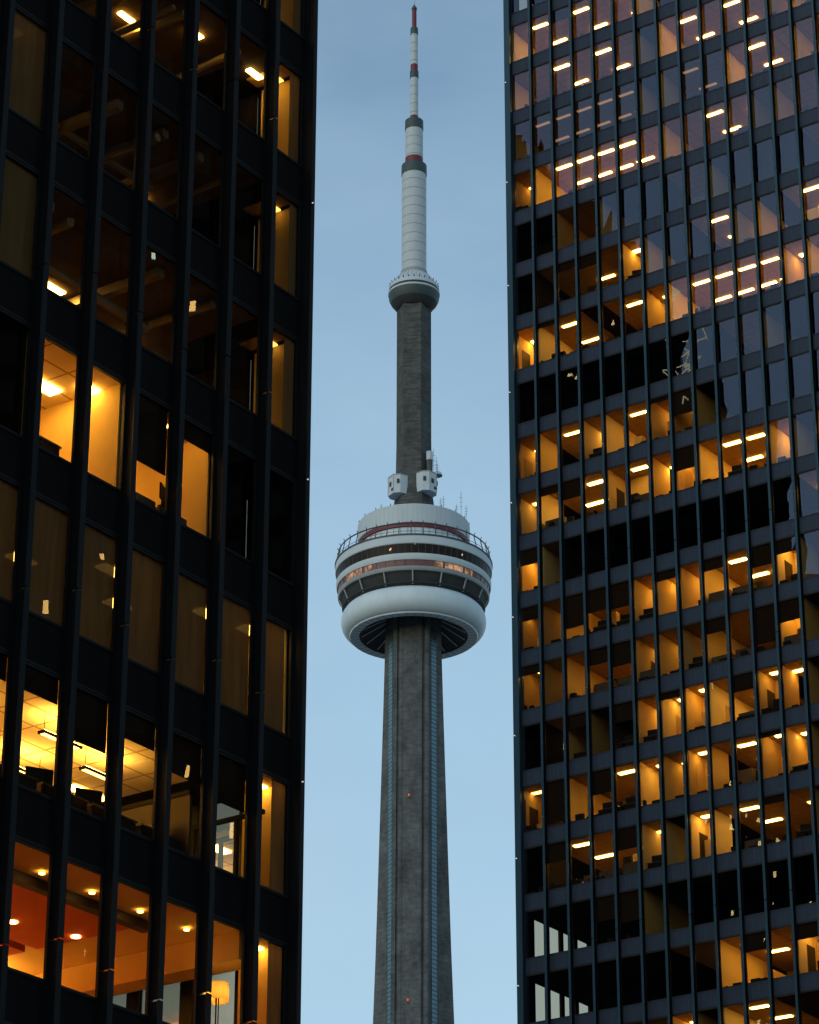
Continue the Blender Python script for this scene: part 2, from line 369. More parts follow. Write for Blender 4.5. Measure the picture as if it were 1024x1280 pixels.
def room(T, r, s0, s1, depth, lamps=(), power='lamp30', ceil='ceil', wall='wall', blinds=(), shade=(), ends=(True, True), door=False, back=True, low=0.0):
    """one lit room behind the glass of row r, from s0 to s1 (distance from the corner); lamps = (s, depth, length, width)"""
    zs = T.sill(r); zf = zs - 0.22; zc = zs + T.wh + 0.03 - low
    mb = MB()
    if back: T.bx(mb, s0 + .02, s1 - .02, depth, depth + 0.06, zf, zc, wall)
    T.bx(mb, s0 + .02, s1 - .02, 0.14, depth - 0.002, zc - 0.03, zc - 0.002, ceil)
    T.bx(mb, s0 + .02, s1 - .02, 0.14, depth - 0.002, zf, zf + 0.03, 'carpet')
    if ends[0]: T.bx(mb, s0 + .02, s0 + .07, 0.14, depth - 0.003, zf + 0.031, zc - 0.031, wall)
    if ends[1]: T.bx(mb, s1 - .07, s1 - .02, 0.14, depth - 0.003, zf + 0.031, zc - 0.031, wall)
    ro = mb.build('office_room', T.o)
    if T is RT if 'RT' in globals() else False:
        ub = MB(); s_ = s0 + .1
        while s_ < s1 - .3:
            w_ = random.uniform(.12, .6); hh = random.choice((.03, .05, .08, .12, .2, .3, .42)) * random.uniform(.7, 1.2)
            T.bx(ub, s_, min(s_ + w_, s1 - .09), .20, .42, zf + .031, zs + hh, 'black'); s_ += w_ + .003
        ub.build('sill_clutter', ro)  # random dark boxes added as clutter silhouettes along the sill
    if T.sx > 0 and power not in ('lamp1',) and depth > 1.5 and wall != 'core':
        if ends[0] and random.random() < .6:
            pb = MB(); yq = random.uniform(.9, max(1.0, depth - 1.2)); T.bx(pb, s0 + .072, s0 + .09, yq, yq + .9, zf + .035, zf + 2.12, random.choice(('wood', 'wall_tan', 'wood'))); pb.build('door', ro)
        for q in range(int((s1 - s0) / 1.4)):
            if random.random() < .65:
                pb = MB(); sq = random.uniform(s0 + .15, max(s0 + .2, s1 - 1.0)); yq = random.uniform(1.2, max(1.3, min(depth - .5, 4.2))); hq = random.uniform(1.0, 2.2)
                T.bx(pb, sq, sq + random.uniform(.3, .95), yq, yq + .4, zf + .032, zf + hq, random.choice(('wood', 'black', 'wall_tan', 'black'))); pb.build('shelf', ro)
    if door:
        for q in range(int((s1 - s0) / 3)):
            pb = MB(); sq = s0 + 1.2 + 3 * q + random.uniform(0, .8); T.bx(pb, sq, sq + .10, random.uniform(1.5, 4), random.uniform(4.2, 6), zf + .031, zf + random.uniform(1.2, 2.1), random.choice(('wall_tan', 'wood', 'wall')))
            pb.build('partition', ro)
    for (s, d, l, wd) in lamps:
        lb = MB(); T.bx(lb, s - l / 2, s + l / 2, d - wd / 2, d + wd / 2, zc - 0.075, zc - 0.033, power)
        lb.build('ceiling_light', ro)
    for (a, b, fr) in blinds:
        bb = MB(); T.bx(bb, a + .05, b - .05, 0.085, 0.10, zs + T.wh * (1 - fr), zs + T.wh + 0.03, 'blind')
        T.bx(bb, a + .05, b - .05, 0.080, 0.105, zs + T.wh * (1 - fr) - 0.03, zs + T.wh * (1 - fr), 'black')
        bb.build('blind', ro)
    for (a, b) in shade:
        bb = MB(); T.bx(bb, a + .04, b - .04, 0.09, 0.095, zs + 0.02, zs + T.wh, 'shade')
        bb.build('shade', ro)
    return ro

# ------------------------------------------------------------------ the far (right) tower
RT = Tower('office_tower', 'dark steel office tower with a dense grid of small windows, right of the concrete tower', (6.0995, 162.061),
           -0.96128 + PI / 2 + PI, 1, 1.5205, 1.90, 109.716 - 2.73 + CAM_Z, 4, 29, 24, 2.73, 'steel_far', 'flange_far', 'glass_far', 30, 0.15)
RT.o.rotation_euler[2] = math.atan2(-math.cos(-0.96128), -math.sin(-0.96128))
RT.pier = 0.40; RT.core = 11.0
cnt = {'n': 0}
def rt_vis(r, k):
    if 10 <= r <= 17 and k <= 11 and cnt['n'] < 98: cnt['n'] += 1; return True
    return False
facade(RT, rt_vis)
E_ = RT.edge
def span(k0, k1): return (E_(k0) if k0 > 0 else 0.16), E_(k1 + 1)
def grid(k0, k1, rows=((1.3, 1.1), (4.1, 1.1)), step=2, off=0, wd=0.2):
    """ceiling fixtures in rows along the front: one every `step` bays"""
    L = []
    a, b = span(k0, k1)
    for (d, l) in rows:
        for k in range(0, 26):
            if (k + off) % step == 0:
                s = E_(k) if k > 0 else 0.4
                s += 0.1
                if a + l / 2 + .1 < s < b - l / 2 - .1: L.append((s, d, l, wd))
    return L
def open_(r, k0, k1, step=2, off=0, power='lamp30', depth=8.0, blinds=(), rows=((1.3, 1.25), (4.1, 1.25)), ends=(True, True), ceil='ceil'):
    a, b = span(k0, k1)
    return room(RT, r, a, b, depth, grid(k0, k1, rows, step, off), power, ceil, blinds=[(E_(k), E_(k + 1), f) for k, f in blinds], ends=ends)
WALLS = ('wall', 'wall', 'wall_tan', 'wall_pale')
def cell(r, k0, k1, depth=2.8, power='lamp30', blinds=(), lamp=True, d=1.5, wall='wall', ends=(True, True)):
    a, b = span(k0, k1); mid = (a + b) / 2 + random.uniform(-.25, .25)
    return room(RT, r, a, b, depth, [(mid, d, min(1.0, b - a - .5), 0.3)] if lamp else [], power, wall=wall, ends=ends, blinds=[(E_(k), E_(k + 1), f) for k, f in blinds])
A2 = ((1.3, 1.25), (4.1, 1.25))
FAR3 = ((1.2, 1.0), (4.2, 1.2))
# row by row, from the top of the picture down: bays counted from the far corner
ROWS = {
    -3: 'o4-9:2:0 o11-16:2:1', -2: 'o2-8:2:1 o10-17:2:0', -1: 'o3-8:2:1 m10-11 o12-18:2:0',
    0: 'o0-5:2:1 o7-12:2:0 o13-18:2:1', 1: 'o0-5:2:0 o7-11:2:0 m12-12 o13-18:2:1', 2: 'z0-5:1:0 z7-9:2:0 o10-11:2:1 m12-12 o13-17:2:1',
    3: 'w0-0 o1-5:1:0 m6-6 o7-9:2:1 w10-10 o11-11:1:0 m12-13', 4: 'k0-1 o2-2:1:0 m3-3 m7-8 m13-14', 5: 'k0-0 o1-4:2:1 w5-5 o8-9:1:0 m10-10 o12-15:1:0',
    6: 'w0-0 o1-2:1:0 o4-5:1:0 w6-6 o7-11:1:1 w12-12 o13-16:2:0', 7: 'k0-0 m9-10', 8: 'w0-0 o1-2:1:0 w3-3 o4-5:1:0 w6-6 m7-7',
    9: 'w0-0 o1-3:1:0 v4-5 w6-6 v7-7 o8-10:1:1 w11-11 w13-13', 10: 'w0-0 o1-1:1:0 k2-2 w12-12',
    11: 'd0-0 m1-1 o2-4:2:0 w5-5 w6-6 w7-7 o8-10:1:0 v11-11', 12: 'd0-0 m1-1 o2-4:2:0 w5-5 w6-6 m7-7 o8-10:2:0 v11-11',
    13: 'k0-0 m1-1 o2-2:1:0 o4-4:1:0 w5-5 w6-6 v7-7 o8-9:1:0 v10-10 w11-11', 14: 'd0-0 m1-1 o2-4:2:0 w5-5 w6-6 v7-7 o8-9:1:0 v10-10 w11-11',
    15: 'k0-0 o1-4:2:0 w5-5 v7-7 o8-10:2:1 w11-11', 16: 'm3-4', 17: 'm6-7 o8-9:2:1 m10-10 v11-11 w13-13', 18: 'm4-5 o8-9:1:0 w6-6', 19: 'o6-9:2:0 w11-12'}
BLINDS = {9: {1: .18, 2: .42, 7: .5}, 10: {0: .35}, 11: {0: .3, 2: .72, 3: .5, 4: .55, 8: .25, 10: .45, 11: .3, 6: .2}, 12: {0: .2, 3: .35, 4: .5, 8: .3, 10: .8, 11: .45},
          13: {2: .3, 4: .4, 9: .35, 6: .15}, 14: {1: .9, 3: .5, 10: .1}, 15: {1: .4, 4: .45, 10: .15}, 16: {3: .5, 4: .62}, 17: {9: .35, 11: .3}, 0: {2: .3}, 6: {1: .1}, 8: {7: .55, 6: .1}, 5: {2: .2, 3: .3}}
for r, txt in ROWS.items():
    for sg in txt.split():
        f = sg[1:].split(':'); k0, k1 = (int(v) for v in f[0].split('-')); t = sg[0]
        bl = [(k, v) for k, v in BLINDS.get(r, {}).items() if k0 <= k <= k1]
        wide = 0.19 if r < 9 else 0.28
        if t == 'o':
            a_, b_ = span(k0, k1)
            room(RT, r, a_, b_, 7.5, grid(k0, k1, ((.95, 1.05), (3.1, 1.15)) if (k1 > k0 and r < 6) else ((1.2, 1.05), (3.6, 1.2)) if k1 > k0 else ((3.2, 1.0),), int(f[1]), int(f[2]), wide), 'lamp30', blinds=[(E_(k), E_(k + 1), v) for k, v in bl], ends=(k0 == 0 or random.random() < .3, random.random() < .5), wall=random.choice(WALLS), door=random.random() < .7)
        elif t == 'z': open_(r, k0, k1, int(f[1]), int(f[2]), blinds=bl, power='lamp1', rows=((1.0, 1.0), (3.1, 1.2)))  # fixtures are off; weak emission stands in for the light on them
        elif t == 'w': cell(r, k0, k1, depth=2.2 if k0 == 0 else random.uniform(3.0, 4.8), blinds=bl, power=random.choice(('lamp30', 'lamp20', 'lamp20', 'lamp12')), d=random.uniform(1.2, 2.4), wall=random.choice(WALLS), ends=(k0 == 0 or random.random() < .4, True))
        elif t == 'v': cell(r, k0, k1, depth=random.uniform(1.7, 2.3), blinds=bl, power=random.choice(('lamp30', 'lamp20')), d=1.0, wall=random.choice(WALLS))
        elif t == 'm':
            a_, b_ = span(k0, k1); room(RT, r, a_, b_, 5.5, [(b_ - random.uniform(.6, 1.0), random.uniform(2.2, 4.2), .9, .2)], 'lamp12', blinds=[(E_(k), E_(k + 1), v) for k, v in bl], ends=(False, True))
        elif t == 'd': cell(r, k0, k1, depth=2.2, blinds=bl, power='lamp12', d=1.2, wall='wall_tan')
        elif t == 'k':
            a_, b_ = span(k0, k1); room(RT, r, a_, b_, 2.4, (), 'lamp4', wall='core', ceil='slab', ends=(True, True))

# ------------------------------------------------------------------ the near (left) tower
LT = Tower('office_tower', 'near black steel office tower with tall bronze windows and orange lounge lights, nearest building', (-2.5139, 62.722),
           0, -1, 1.5207, 1.57, 38.370 + CAM_Z, 9, 10, 20, 2.62, 'steel_near', 'flange_near', 'glass_near', 26, 0.16)
LT.o.rotation_euler[2] = math.atan2(math.cos(0.61392), math.sin(0.61392))
LT.pier = 0.14; LT.core = 9.0
def lt_vis(r, k): return -2 <= r <= 7 and k <= 7
facade(LT, lt_vis)
F_ = LT.edge
def lspan(k0, k1): return (F_(k0) if k0 > 0 else 0.16), F_(k1 + 1)
def lroom(r, k0, k1, depth, lamps, power, **kw):
    a, b = lspan(k0, k1)
    return room(LT, r, a, b, depth, lamps, power, **kw)

def ducts(ro, r, k0, k1, n):
    """exposed pipes and beams under a dim ceiling"""
    a, b = lspan(k0, k1); z = LT.sill(r) + LT.wh
    for i in range(n):
        mb = MB(); s = random.uniform(a + .2, b - .2); y = random.uniform(.8, 3.5)
        if i % 2: mb.tube((LT.sx * a, y, z - random.uniform(.2, .6)), (LT.sx * b, y, z - random.uniform(.2, .6)), random.uniform(.05, .14), 'duct', 10)
        else: mb.tube((LT.sx * s, .4, z - random.uniform(.15, .4)), (LT.sx * (s - .8), 4.2, z - random.uniform(.3, .9)), random.uniform(.05, .12), 'duct', 10)
        mb.build('duct', ro)
# rows -1..2: stripped floors, a few work lamps under exposed ceilings
for r, lam, n in ((-2, [(4.0, 3.0, .6, .2), (9.0, 2.4, .5, .2)], 8), (-1, [(3.0, 2.2, .7, .12), (6.0, 3.2, .6, .12), (8.2, 1.6, .5, .12)], 10),
                  (0, [(.95, .9, .5, .16), (3.1, 1.0, .4, .16), (4.6, 1.9, .5, .14), (3.9, 3.3, .5, .14), (8.5, 3.4, .4, .12)], 12), (1, [(2.6, 2.9, .3, .12), (4.4, 3.8, .4, .1), (5.6, 3.6, .3, .12), (8.6, 2.4, .6, .12)], 12),
                  (2, [(1.2, 3.6, .5, .14), (2.6, 3.3, .6, .16), (4.2, 3.7, .5, .14), (5.4, 3.0, .7, .16), (6.9, 3.5, .4, .14), (10.2, 3.5, .5, .14)], 14)):
    a, b = F_(1), F_(8)
    ro = room(LT, r, a, b, 6.5, lam, 'lamp30', ceil='bare', wall='bare', ends=(False, True))
    z = LT.sill(r) + LT.wh
    for i in range(n):
        mb = MB(); s_ = random.uniform(a + .6, b - .4); y = random.uniform(.7, 4.6); rad = random.uniform(.04, .13); zz = z - random.uniform(.12, .5)
        if i % 3 == 0: mb.tube((LT.sx * (s_ - 1.8), y, zz), (LT.sx * (s_ + 1.8), y, zz), rad, 'duct', 10)
        elif i % 3 == 1: mb.tube((LT.sx * s_, .35, zz), (LT.sx * (s_ - random.uniform(-.3, .3)), 5.8, zz), rad, 'duct', 10)
        else: LT.bx(mb, s_ - .1, s_ + .1, .4, 6.0, zz - .12, zz + .1, 'duct')
        mb.build('duct', ro)
    room(LT, r, .16, .85, 1.24, [(.5, .6, .4, .2)], 'lamp4', ends=(True, False), back=False, shade=[(.16, .62 - .1 * (r % 2))])
for r in (-2, -1, 0, 1, 2, 3):              # dark blinds on the side front
    ro = room(LT, r, .16, .4, 1.3, (), 'lamp4', back=False, ends=(False, False), ceil='slab') if r != 3 else room(LT, 3, .16, F_(2), 5.0, (), 'lamp4', wall='core', ends=(False, False), ceil='slab')
    mb = MB(); LT.bx(mb, .17, .20, 1.40, 2.35, LT.sill(r) + .75, LT.sill(r) + LT.wh, 'blind'); LT.bx(mb, .17, .20, 2.351, 6.0, LT.sill(r) - .1, LT.sill(r) + LT.wh, 'blind')
    mb.build('blind', ro)
# a lit curtain at the left edge
lroom(1, 6, 6, 1.2, [(F_(6) + .7, .7, .9, .3)], 'lamp4', shade=[(F_(6), F_(7))])
lroom(2, 6, 7, 1.4, [(F_(7) + .7, .9, .9, .2)], 'lamp1', shade=[(F_(6), F_(7)), (F_(7), F_(8))])
# row 3: cellular offices
lroom(3, 4, 5, 5.0, [(7.25, 1.55, 1.15, .34), (6.35, .85, .6, .3), (8.4, 4.0, 1.15, .34)], 'lamp30', ceil='ceil_white')
lroom(3, 2, 3, 4.2, [(F_(3) + .75, 2.6, 1.1, .3), (F_(2) + .8, 3.4, .9, .3), (F_(2) + .75, .55, .5, .1)], 'lamp30', blinds=[(F_(3), F_(4), .60), (F_(2), F_(3), .17)])
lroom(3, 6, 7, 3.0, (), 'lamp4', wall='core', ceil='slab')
# row 4: mesh shades drawn over dim rooms
lroom(4, 0, 7, 4.6, [(F_(k) + .4, d, .7, .3) for k, d in ((1, 1.0), (2, 2.3), (3, 1.2), (4, 2.4), (6, 1.6), (7, 2.2))] + [(.7, .8, .6, .3)], 'lamp12', shade=[(F_(k) if k else .3, F_(k + 1)) for k in range(0, 8)])
# row 5: open office, white tiled ceiling, blinds at different heights, pendant lamps throwing light up
ro5 = lroom(5, 2, 6, 8.4, [(s_, d, 1.1, .25) for s_ in (F_(2) + .7, F_(4) + .2, F_(5) + 1.0, F_(6) + .9) for d in (6.6, 7.7)], 'lamp30', ceil='ceil_white', ends=(False, True),  # unseen deep ceiling lights added to brighten floor and walls
      blinds=[(F_(6), F_(7), .2), (F_(5), F_(6), .20), (F_(4), F_(5), .42), (F_(3), F_(4), .22), (F_(2), F_(3), .33)])
zc5 = LT.sill(5) + LT.wh
for s_, d in ((6.0, 1.5), (7.4, 4.2), (8.6, 2.3), (5.0, 3.4), (3.9, 2.2), (6.3, 5.4), (9.6, 4.8), (3.6, 5.2), (8.0, 7.0)):  # deeper pendants are unseen, added to brighten the ceiling
    mb = MB(); LT.bx(mb, s_ - .6, s_ + .6, d - .09, d + .09, zc5 - .50, zc5 - .44, 'black')
    LT.bx(mb, s_ - .55, s_ + .55, d - .06, d + .06, zc5 - .505, zc5 - .501, 'lamp12'); LT.bx(mb, s_ - .58, s_ + .58, d - .08, d + .08, zc5 - .439, zc5 - .43, 'lamp60')
    for q in (-.5, .5): mb.tube((LT.sx * (s_ + q), d, zc5 - .44), (LT.sx * (s_ + q), d, zc5), .008, 'black', 5)
    mb.build('pendant_lamp', ro5)
mb = MB()
LT.bx(mb, F_(2) + .02, F_(2) + .10, .3, 8.2, LT.sill(5) - .18, LT.sill(5) + 1.55, 'wood'); LT.bx(mb, F_(2) + .0, F_(2) + .12, .3, 8.2, LT.sill(5) + 1.551, LT.sill(5) + 1.65, 'black')
mb.build('partition', ro5)
r51 = lroom(5, 1, 1, 8.4, [(F_(1) + .7, 4.0, 1.1, .25)], 'lamp30', ceil='ceil_white', ends=(False, False), blinds=[(F_(1), F_(2), .40)])
for yy in (1.1, 2.3, 3.4):
    mb = MB(); LT.bx(mb, .5, .58, yy, yy + .09, LT.sill(5) - .2, LT.sill(5) + 1.9, 'black'); mb.build('door_frame', r51)
mb = MB(); LT.bx(mb, .5, .58, .4, 4.5, LT.sill(5) + 1.9, LT.sill(5) + 2.0, 'black'); mb.build('door_frame', r51)
room(LT, 5, .16, .85, 1.24, [(.5, .6, .4, .2)], 'lamp20', ends=(True, False), back=False, shade=[(.16, .72)])
# row 6: lounge, terracotta ceiling panels between ochre bands, downlights
zc6 = LT.sill(6) + LT.wh
rl = lroom(6, 1, 6, 8.6, [], 'lamp30', ceil='ceil_gold', ends=(False, True))
for (y0, y1) in ((1.55, 4.2), (4.55, 7.6)):
    mb = MB(); LT.bx(mb, F_(2) + .3, F_(7) - .2, y0, y1, zc6 - .16, zc6 - .002, 'ceil_red'); mb.build('ceiling_panel', rl)
mb = MB(); LT.bx(mb, .95, 1.588, 0.16, 8.4, zc6 - .62, zc6 - .004, 'ceil_gold'); mb.build('bulkhead', rl)
mb = MB(); LT.bx(mb, F_(2), F_(7) - .1, 1.30, 1.54, zc6 - .20, zc6 - .003, 'wood'); mb.build('shadow_strip', rl)  # dark strip put in for the shadow line of a ceiling recess
for k, y in ((5, 2.3), (5, 4.0), (4, 3.3), (4, 5.3), (3, 3.3), (2, 2.9), (6, 3.1), (6, 5.1)):
    mb = MB(); cx, cy = LT.sx * (F_(k) + .55), y
    n = 16; ring = [(cx + .10 * math.cos(2 * PI * i / n), cy + .10 * math.sin(2 * PI * i / n), zc6 - .185) for i in range(n)]
    mb.loft([ring, [(x, y2, zc6 - .163) for x, y2, z in ring]], 'spot'); mb.build('downlight', rl)
for k in (1, 2, 3, 4, 5):
    mb = MB(); cx, cy = LT.sx * (F_(k) + .8), .95
    n = 16; ring = [(cx + .06 * math.cos(2 * PI * i / n), cy + .06 * math.sin(2 * PI * i / n), zc6 - .055) for i in range(n)]
    mb.loft([ring, [(x, y2, zc6 - .034) for x, y2, z in ring]], 'lamp20'); mb.build('downlight', rl)
room(LT, 6, .16, .85, 1.24, [(.5, .6, .4, .2)], 'lamp20', ends=(True, False), back=False, shade=[(.16, .72)])
for s_, d in ((3.0, 6.4), (5.0, 7.6), (7.4, 6.6), (9.4, 7.6), (2.6, 7.9)):          # unseen strong lamps added deep inside to brighten the lounge
    mb = MB(); LT.bx(mb, s_ - .5, s_ + .5, d - .15, d + .15, zc6 - .56, zc6 - .53, 'lamp60'); mb.tube((LT.sx * s_, d, zc6 - .53), (LT.sx * s_, d, zc6), .01, 'black', 5); mb.build('pendant_lamp', rl)

# ------------------------------------------------------------------ small lamps on the corner piers
for T, rr_, dz in ((RT, range(1, 19, 2), 2.15), (LT, (1, 3, 5), 2.62)):
    for r in rr_:
        mb = MB(); z = T.sill(r) + dz; q = .036 if T is RT else .016
        e = T.sx * .10; mb.tube((e, -.291, z), (e, -.291 - 2.0 * q, z), q, 'pinlight', 10); mb.tube((e, -.2905, z - q * 1.9), (e, -.2905 - q, z - q * 1.9), q * .8, 'black', 8)
        mb.build('edge_lamp', T.o)

# ------------------------------------------------------------------ things standing in the lit rooms
ORD = 'zeroth first second third fourth fifth sixth seventh eighth ninth tenth eleventh twelfth thirteenth fourteenth fifteenth sixteenth seventeenth eighteenth nineteenth'.split()
def at(T, s, d, z): return T.o.matrix_basis @ Vector((T.sx * s, d, z))
def desk(T, s, d, r, label, w_=1.3):
    z = T.sill(r) - .19; p = at(T, s, d, z); o = thing('desk', label, 'desk', p, T.o.rotation_euler[2], 'desks behind the lit windows')
    mb = MB(); mb.box(-w_ / 2, w_ / 2, -.35, .35, .70, .74, 'wood'); mb.build('desktop', o)
    for x in (-w_ / 2 + .05, w_ / 2 - .05):
        for y in (-.3, .3):
            mb = MB(); mb.box(x - .02, x + .02, y - .02, y + .02, 0, .699, 'black'); mb.build('leg', o)
    mb = MB(); mb.box(-w_ / 2 + .08, w_ / 2 - .08, -.33, -.31, .22, .698, 'black'); mb.build('modesty_panel', o)
def monitor(T, s, d, r, label, tilt=0.0):
    z = T.sill(r) - .19 + .74; p = at(T, s, d, z); o = thing('monitor', label, 'monitor', p, T.o.rotation_euler[2] + tilt, 'monitors behind the lit windows')
    mb = MB(); mb.box(-.29, .29, -.02, .02, .12, .48, 'black'); mb.build('screen', o)
    mb = MB(); mb.box(-.03, .03, .021, .05, .02, .3, 'black'); mb.box(-.13, .13, -.06, .10, 0, .018, 'black'); mb.build('stand', o)
def chair(T, s, d, r, label, turn=0.0):
    z = T.sill(r) - .19; p = at(T, s, d, z); o = thing('office_chair', label, 'chair', p, T.o.rotation_euler[2] + turn, 'office chairs behind the lit windows')
    mb = MB(); mb.loft([[(-.22, -.24, .44), (.22, -.24, .44), (.25, .22, .44), (-.25, .22, .44)], [(-.24, -.26, .50), (.24, -.26, .50), (.26, .24, .50), (-.26, .24, .50)]], 'black'); mb.build('seat', o)
    mb = MB(); mb.loft([[(-.18, -.27, .62), (.18, -.27, .62), (.18, -.22, .62), (-.18, -.22, .62)], [(-.24, -.30, .80), (.24, -.30, .80), (.24, -.25, .80), (-.24, -.25, .80)], [(-.20, -.36, 1.12), (.20, -.36, 1.12), (.20, -.31, 1.12), (-.20, -.31, 1.12)]], 'black'); mb.build('backrest', o)
    mb = MB(); mb.tube((0, 0, .10), (0, 0, .44), .03, 'black', 8)
    for i in range(5): mb.tube((0, 0, .12), (.28 * math.cos(2 * PI * i / 5), .28 * math.sin(2 * PI * i / 5), .04), .022, 'black', 6)
    mb.build('base', o)
def cabinet(T, s, d, r, label, w_=1.2, h=.95):
    z = T.sill(r) - .19; p = at(T, s, d, z); o = thing('cabinet', label, 'cabinet', p, T.o.rotation_euler[2], 'low cabinets behind the lit windows')
    mb = MB(); mb.box(-w_ / 2, w_ / 2, -.2, .2, .06, h, 'wood'); mb.box(-w_ / 2 + .03, w_ / 2 - .03, -.17, .17, 0, .059, 'black'); mb.build('carcass', o)
    for x in (-w_ / 4, w_ / 4): mb = MB(); mb.box(x - w_ / 4 + .01, x + w_ / 4 - .01, -.222, -.2005, .08, h - .02, 'wood'); mb.build('door', o)
for r, k, what in ((8, 3, 'dmc'), (11, 3, 'dm'), (11, 4, 'dmM'), (11, 5, 'dmM'), (12, 3, 'kc'), (12, 4, 'kc'), (12, 5, 'kc'), (13, 4, 'dm'), (13, 5, 'dmM'), (14, 3, 'dm'), (14, 4, 'dmM'), (15, 3, 'k'), (15, 4, 'k'), (15, 5, 'dmc'),
                   (11, 7, 'c'), (11, 8, 'k'), (11, 9, 'k'), (12, 7, 'dmc'), (12, 8, 'k'), (12, 9, 'kc'), (12, 11, 'kc'), (13, 9, 'k'), (13, 11, 'cm'), (15, 9, 'k'), (15, 11, 'dm'), (14, 11, 'dc'), (9, 9, 'dm'), (9, 5, 'k'), (5, 5, 'dm'), (6, 0, 'm'), (4, 8, 'k'), (3, 10, 'dm'), (15, 7, 'c'), (9, 1, 'k'), (13, 2, 'dc')):
    if (r, k) == (6, 0): continue
    wh = 'right tower, ' + ORD[r + 2] + ' window row down, ' + ORD[k + 1] + ' bay from the corner'
    s_ = E_(k) + .76
    if 'd' in what: desk(RT, s_, .75, r, 'dark desk in ' + wh)
    if 'k' in what: cabinet(RT, s_, .55, r, 'low dark cabinet in ' + wh, 1.3, random.uniform(.75, 1.0))
    if 'm' in what and 'd' in what: monitor(RT, s_ - .25, .8, r, 'black monitor in ' + wh, .15)
    if 'M' in what: monitor(RT, s_ + .40, .8, r, 'second black monitor in ' + wh, -.15)
    if 'c' in what: chair(RT, s_ + .35, 1.55 if 'd' in what else 1.1, r, 'black chair in ' + wh, random.uniform(-1, 1))
# near tower: offices of rows 3 and 5, lounge of row 6
desk(LT, F_(5) + .75, .7, 3, 'dark desk in the bright orange office, sixth near-tower window from the corner', 1.4)
cabinet(LT, F_(3) + .75, .5, 3, 'low dark cabinet under the half drawn blind of the orange office', 1.3, .62)
cabinet(LT, F_(2) + 1.0, .5, 3, 'low dark cabinet in the orange office beside the dark corner windows', .9, .6)
monitor(LT, F_(2) + 1.1, .5, 3, 'black monitor on the cabinet in the orange office', .4)
for k, lab in ((5, 'sixth'), (4, 'fifth'), (3, 'fourth'), (2, 'third')):
    desk(LT, F_(k) + .76, .8, 5, 'dark desk in the white ceilinged office, ' + lab + ' window from the corner', 1.4)
    monitor(LT, F_(k) + .45, .75, 5, 'black monitor in the white ceilinged office, ' + lab + ' window from the corner', .5)
    if k in (4, 3): monitor(LT, F_(k) + 1.1, .9, 5, 'angled second monitor in the white ceilinged office, ' + lab + ' window from the corner', -.5)
chair(LT, F_(2) + .4, 1.6, 5, 'black chair behind the third window of the white ceilinged office', .6)
# floor lamp by the lounge corner windows
p = at(LT, 1.78, .58, LT.sill(6) - .19)
fl_ = thing('floor_lamp', 'glowing drum shade floor lamp in the lounge beside the corner windows', 'lamp', p)
mb = MB(); mb.lathe([(.27, 1.30), (.26, 1.68)], 'glow', 40); mb.build('lamp_shade', fl_, True)
mb = MB(); mb.tube((0, 0, .02), (0, 0, 1.62), .016, 'black', 10); mb.tube((.05, 0, .02), (.05, 0, 1.4), .012, 'black', 8); mb.build('pole', fl_)
mb = MB(); mb.lathe([(.16, 0), (.16, .02), (.02, .035)], 'black', 24); mb.build('base', fl_)
mb = MB(); mb.lathe([(.001, 1.40), (.05, 1.43), (.06, 1.48), (.04, 1.53), (.001, 1.55)], 'lamp60', 16); mb.build('bulb', fl_)
# drooping plant at the left edge of the lounge
p = at(LT, F_(6) + .1, .6, LT.sill(6) - .19)
pl = thing('potted_plant', 'dark drooping potted plant at the left edge of the orange lounge', 'plant', p)
mb = MB(); mb.lathe([(.16, 0), (.22, .45), (.20, .45), (.18, .40), (.01, .40)], 'black', 20); mb.build('pot', pl)
mb = MB(); mb.tube((0, 0, .4), (.03, 0, 1.25), .03, 'wood', 8, .018); mb.build('stem', pl)
mb = MB()
for i in range(34):
    a = random.uniform(0, 2 * PI); L_ = random.uniform(.35, .7); z0 = random.uniform(1.0, 1.3); pts = []
    for j in range(6):
        t = j / 5; pts.append((L_ * t * math.cos(a), L_ * t * math.sin(a), z0 + .35 * t - .95 * t * t, .04 * math.sin(PI * min(1, t * .9 + .1))))
    vs = []
    for x, y, z, w2 in pts: vs += [(x - w2 * math.sin(a), y + w2 * math.cos(a), z), (x + w2 * math.sin(a), y - w2 * math.cos(a), z)]
    mb.add(vs, [(2 * j, 2 * j + 1, 2 * j + 3, 2 * j + 2) for j in range(5)], 'leaf')
mb.build('leaves', pl)

# ------------------------------------------------------------------ the concrete tower
TX, TY = 1.25, 805.0
OT = thing('observation_tower', 'tall concrete observation tower with round white pod and red banded mast, between the dark towers', 'tower', (TX, TY, 0), R(-6.5))
def leg_ring(z, Rt, hw, sd, z2=None):
    pts = []
    for j in range(3):
        a = j * 2 * PI / 3                                   # 0 = towards the viewer (-y)
        def P(rad, tan): return (rad * math.sin(a) + tan * math.cos(a), -rad * math.cos(a) + tan * math.sin(a), z)
        s = sd
        side = [(s * math.cos(R(48)), 5.35), (Rt - 1.5, 5.2), (Rt - .55, 5.0), (Rt - .45, 3.95), (Rt - .95, 3.8), (Rt - .95, hw + .3), (Rt - .15, hw + .2), (Rt, hw - .15), (Rt, hw - .75), (Rt - .12, hw - .9)]
        for rad, tan in [(a_, -b_) for a_, b_ in side] + side[::-1]:
            pts.append(P(rad, tan))
    return pts
def legR(z):                                                  # flare towards the foot
    t = max(0.0, (338 - z) / 338.0)
    return 7.0 + 3.4 * (t / 0.337) ** 1.1 if t < .337 else 10.4 + (t - .337) * 24
mb = MB()
zs = [0, 30, 70, 110, 150, 190, 220, 245, 270, 295, 315, 328, 338, 344]
mb.loft([leg_ring(z, legR(z), 3.05, 7.2) for z in zs], 'concrete')
mb.build('shaft', OT)
